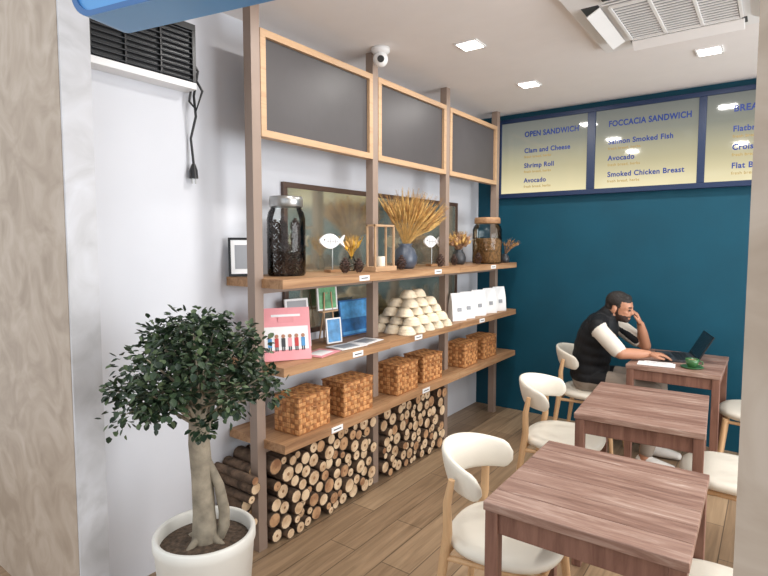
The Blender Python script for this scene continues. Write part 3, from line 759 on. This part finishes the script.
# ------------------------------------------------------------ seated man
PV = []; PF = []; PL = []
def raw(vs, fs, lab):
    o = len(PV); PV.extend([Vector(v) for v in vs]); PF.extend([[k+o for k in f] for f in fs]); PL.extend([lab]*len(vs))
def loft(path, rad, lab, side=None, n=20, step=.012, puff=0, pper=.06):
    P = [Vector(p) for p in path]; Rd = [r if hasattr(r, '__len__') else (r, r) for r in rad]
    S = [0]
    for i in range(1, len(P)): S.append(S[-1]+(P[i]-P[i-1]).length)
    N = max(2, int(S[-1]/step)); pts = []; rs = []
    for k in range(N+1):
        s = S[-1]*k/N
        j = 0
        while j < len(S)-2 and s > S[j+1]: j += 1
        t = (s-S[j])/max(1e-9, S[j+1]-S[j])
        p0 = P[max(0, j-1)]; p1 = P[j]; p2 = P[j+1]; p3 = P[min(len(P)-1, j+2)]
        pt = .5*((2*p1)+(-p0+p2)*t+(2*p0-5*p1+4*p2-p3)*t*t+(-p0+3*p1-3*p2+p3)*t**3)
        sm = t*t*(3-2*t)*.5+t*.5
        q = puff*(abs(math.sin(math.pi*s/pper))-.6) if puff else 0
        pts.append(pt); rs.append((Rd[j][0]*(1-sm)+Rd[j+1][0]*sm+q, Rd[j][1]*(1-sm)+Rd[j+1][1]*sm+q))
    t0 = (pts[1]-pts[0]).normalized(); t1 = (pts[-1]-pts[-2]).normalized()
    def cap(p, t, r, sg):
        m = min(r); out = []
        for f in (.98, .87, .6, .2):
            h = math.sqrt(1-f*f); out.append((p+t*sg*m*h, (r[0]*f, r[1]*f)))
        return out
    c0 = cap(pts[0], t0, rs[0], -1)[::-1]; c1 = cap(pts[-1], t1, rs[-1], 1)
    pts = [c[0] for c in c0]+pts+[c[0] for c in c1]; rs = [c[1] for c in c0]+rs+[c[1] for c in c1]
    hint = Vector(side) if side else (Vector((0, 1, 0)) if abs(t0.y) < .8 else Vector((1, 0, 0)))
    vs = []
    for i, p in enumerate(pts):
        t = (pts[min(i+1, len(pts)-1)]-pts[max(0, i-1)]).normalized()
        a = (hint-t*hint.dot(t)).normalized(); c = t.cross(a)
        for k in range(n):
            w = 2*math.pi*k/n; vs.append(p+a*rs[i][0]*math.cos(w)+c*rs[i][1]*math.sin(w))
    fs = [(i*n+k, i*n+(k+1) % n, (i+1)*n+(k+1) % n, (i+1)*n+k) for i in range(len(pts)-1) for k in range(n)]
    fs += [tuple(reversed(range(n))), tuple(range(len(vs)-n, len(vs)))]
    raw(vs, fs, lab)
def ell(c, r, lab, X=None, n=20):
    q = B(); q.sph(c, r, 'skin', n, X); raw(q.v, q.f, lab)
MY = 4.08
loft([(-1.085, MY, .535), (-1.085, MY, .58), (-1.08, MY, .66), (-1.06, MY, .78), (-1.03, MY, .88), (-1.0, MY, .95), (-.975, MY, 1.0), (-.96, MY, 1.03)],
     [(.165, .12), (.180, .135), (.172, .130), (.182, .134), (.192, .134), (.182, .118), (.120, .090), (.068, .068)], 'vest', (0, 1, 0), 32, puff=.006, pper=.07)
for s in (-1, 1):
    loft([(-1.0, MY+s*.10, .972), (-.985, MY+s*.180, .962)], [.066, .062], 'vest')
loft([(-1.08, MY-.09, .565), (-1.08, MY+.09, .565)], [(.092, .092), (.092, .092)], 'pants', (1, 0, 0))
for s in (-1, 1):
    loft([(-1.06, MY+s*.09, .556), (-.85, MY+s*.11, .554), (-.64, MY+s*.12, .545)], [.080, .078, .060], 'pants')
    loft([(-.64, MY+s*.12, .54), (-.625, MY+s*.125, .33), (-.66, MY+s*.125, .12)], [.060, .056, .046], 'pants')
    loft([(-.67, MY+s*.125, .14), (-.67, MY+s*.125, .07)], [.035, .036], 'skin')
    loft([(-.695, MY+s*.125, .046), (-.62, MY+s*.13, .045), (-.50, MY+s*.135, .034)], [(.034, .04), (.042, .04), (.036, .026)], 'shoe', (0, 1, 0))
loft([(-.965, MY, .99), (-.915, MY, 1.08)], [.056, .054], 'skin')
HX = Matrix.Translation((-.895, MY, 1.07)) @ Matrix.Rotation(math.radians(-8), 4, 'Z') @ Matrix.Rotation(math.radians(12), 4, 'Y') @ Matrix.Scale(.96, 4)
ell((-.005, 0, .048), (.094, .074, .088), 'head', HX, 28); ell((.035, 0, -.02), (.062, .056, .064), 'head', HX, 24); ell((.068, 0, -.058), (.028, .034, .024), 'head', HX, 16)
ell((.052, 0, .035), (.042, .056, .05), 'head', HX, 20)
ell((.098, 0, .0), (.017, .014, .014), 'head', HX, 12); ell((.092, 0, .018), (.012, .009, .024), 'head', HX, 12)
ell((.085, 0, -.035), (.014, .024, .007), 'head', HX, 12); ell((.083, 0, -.046), (.014, .02, .007), 'head', HX, 12)
ell((.082, 0, .042), (.014, .045, .008), 'head', HX, 12)
for s in (-1, 1):
    ell((-.008, s*.075, .004), (.018, .009, .030), 'ear', HX, 14)
    ell((.055, s*.032, .0), (.03, .022, .02), 'head', HX, 12)
ell((-.016, 0, .058), (.093, .078, .082), 'hair', HX, 28); ell((-.05, 0, .015), (.053, .067, .07), 'hair', HX, 24); ell((.030, 0, .102), (.042, .055, .028), 'hair', HX, 20)
def hand(wr, dirn, pal, curl=.5, thumb_side=1, lab='skin'):
    d = Vector(dirn).normalized(); pn = Vector(pal); pn = (pn-d*pn.dot(d)).normalized(); sd = d.cross(pn)*thumb_side
    wr = Vector(wr)
    loft([wr-d*.01, wr+d*.04, wr+d*.078], [(.026, .017), (.038, .015), (.040, .013)], lab, tuple(sd), 16, .008)
    for i, (o, L) in enumerate([(.030, .068), (.010, .077), (-.011, .071), (-.031, .056)]):
        p = wr+d*.072+sd*o; a = curl*.5; pts = [p-d*.015]
        q = p; ang = 0
        pts.append(q)
        for f in (.45, .32, .23):
            ang += a; q = q+(d*math.cos(ang)+pn*math.sin(ang)+sd*o*.24)*L*f; pts.append(q)
        loft(pts, [.0095, .0092, .0085, .0078, .0068], lab, tuple(sd), 10, .006)
    p = wr+d*.018+sd*.028
    loft([p, p+sd*.022+d*.022+pn*.008, p+sd*.030+d*.048+pn*.014, p+sd*.026+d*.070+pn*.02], [.014, .012, .010, .008], lab, tuple(d), 10, .006)
arms = []
S_ = (-.985, MY-.19, .945); E_ = (-.82, MY-.245, .80); W_ = (-.665, MY-.15, .800)
arms.append((Vector(S_), Vector(E_)))
loft([S_, tuple((Vector(S_)+Vector(E_))/2+Vector((0, -.01, .005))), tuple(Vector(S_).lerp(Vector(E_), .85))], [.058, .058, .055], 'shirt')
loft([tuple(Vector(S_).lerp(Vector(E_), .8)), E_], [.040, .038], 'skin'); loft([E_, tuple((Vector(E_)+Vector(W_))/2), W_], [.039, .036, .025], 'skin')
hand(W_, (1, .32, .0), (0, 0, -1), curl=.52, thumb_side=-1)
S_ = (-.975, MY+.185, .955); E_ = (-.74, MY+.17, .797); W_ = (-.765, MY+.095, .965)
arms.append((Vector(S_), Vector(E_)))
loft([S_, tuple(Vector(S_).lerp(Vector(E_), .5)), tuple(Vector(S_).lerp(Vector(E_), .75))], [.058, .058, .055], 'shirt')
loft([tuple(Vector(S_).lerp(Vector(E_), .7)), E_], [.040, .037], 'skin'); loft([E_, tuple((Vector(E_)+Vector(W_))/2), W_], [.038, .036, .025], 'skin')
hand(W_, (-.30, -.25, .9), (-.85, -.25, -.3), curl=.8, thumb_side=1)

me = bpy.data.meshes.new('tmp'); me.from_pydata([tuple(v) for v in PV], [], PF)
bm = bmesh.new(); bm.from_mesh(me); bmesh.ops.recalc_face_normals(bm, faces=bm.faces); bm.to_mesh(me); bm.free()
tmp = bpy.data.objects.new('tmp', me); scene.collection.objects.link(tmp)
md = tmp.modifiers.new('r', 'REMESH'); md.mode = 'VOXEL'; md.voxel_size = .0048
md = tmp.modifiers.new('s', 'SMOOTH'); md.factor = .5; md.iterations = 3
dg = bpy.context.evaluated_depsgraph_get(); ev = tmp.evaluated_get(dg); nm = bpy.data.meshes.new_from_object(ev)
bpy.data.objects.remove(tmp)
nm.materials.clear()
labs = ['vest', 'pants', 'skin', 'shoe', 'hair', 'beard', 'shirt']
for l in labs: nm.materials.append(M[l])
kd = kdtree.KDTree(len(PV))
for i, v in enumerate(PV): kd.insert(v, i)
kd.balance(); HI = HX.inverted()
pl = []
for p in nm.polygons:
    c = p.center; i = kd.find(c)[1]; l = PL[i]
    if l in ('vest', 'shirt') and c.z > .75:
        l2 = 'vest'
        for (a, e) in arms:
            if (c.y-MY)*(a.y-MY) < 0: continue
            ax = (e-a).normalized(); t = (c-a).dot(ax); rad = ((c-a)-ax*t).length
            if t > .004 and rad < .075 and abs(c.y-MY) > .125 and (l == 'shirt' or abs(c.y-MY) > .19): l2 = 'shirt'
        l = l2
    elif l in ('vest', 'pants'): l = 'pants' if c.z < .545 or (c.x > -.93 and c.z < .66) else 'vest'
    if l in ('head', 'hair', 'ear'):
        q = HI @ c
        if l == 'ear': l = 'skin'
        elif q.z > .075 and (q.x < .080 or q.z > .1): l = 'hair'
        elif q.x < -.02 and q.z > -.045: l = 'hair'
        elif q.x < .03 and q.z > .02: l = 'hair'
        elif q.z < -.024 and q.x > -.01 and not (q.x > .088 and abs(q.z+.041) < .006): l = 'beard'
        elif q.x < .02 and q.z < .02: l = 'beard'
        elif q.x > .078 and .038 < q.z < .048 and .012 < abs(q.y) < .042: l = 'hair'
        else: l = 'skin'
    pl.append(labs.index(l))
ek = {}
for p in nm.polygons:
    for k in p.edge_keys: ek.setdefault(k, []).append(p.index)
nb = [[] for _ in nm.polygons]
for k, v in ek.items():
    if len(v) == 2: nb[v[0]].append(v[1]); nb[v[1]].append(v[0])
keep = [HI @ p.center for p in nm.polygons]
keep = [(q.x > .05 and -.08 < q.z < .1 and q.length < .15) for q in keep]
for it in range(12):
    new = pl[:]
    for i, ns in enumerate(nb):
        if keep[i]: continue
        cnt = {}
        for j in ns:
            cnt[pl[j]] = cnt.get(pl[j], 0)+1
            for j2 in nb[j]: cnt[pl[j2]] = cnt.get(pl[j2], 0)+.5
        new[i] = max(cnt, key=cnt.get) if cnt else pl[i]
    pl = new
for p in nm.polygons: p.material_index = pl[p.index]; p.use_smooth = True
man = bpy.data.objects.new('seated_man', nm); scene.collection.objects.link(man)
b = B()
for s in (-1, 1): b.sph((.087, s*.028, .022), (.008, .011, .008), 'eye', 12, HX)
e = b.build('eyes'); e.parent = man

# ------------------------------------------------------------ lights, world, camera
w = bpy.data.worlds.new('World'); scene.world = w; w.use_nodes = True
bg = w.node_tree.nodes['Background']; bg.inputs['Color'].default_value = (.93, .965, 1.0, 1); bg.inputs['Strength'].default_value = 1.4
l = bpy.data.lights.new('added_daylight_fill', 'AREA'); l.shape = 'RECTANGLE'; l.size = 2.0; l.size_y = 3.1; l.energy = 130; l.color = (.98, .985, 1)  # fill lamp added inside the unseen right wall opening to brighten the interior
o = bpy.data.objects.new('added_daylight_fill', l); o.location = (2.38, 2.85, 1.45); o.rotation_euler = (0, math.radians(90), 0); scene.collection.objects.link(o)

cam = bpy.data.cameras.new('camera'); co = bpy.data.objects.new('camera', cam); scene.collection.objects.link(co); scene.camera = co
cam.sensor_width = 36; cam.lens = 532/768*36; cam.clip_start = .05
co.location = (0, 0, 1.55); co.rotation_euler = (math.radians(90-4.0), 0, math.radians(36.3)); cam.shift_y = -7.8/768
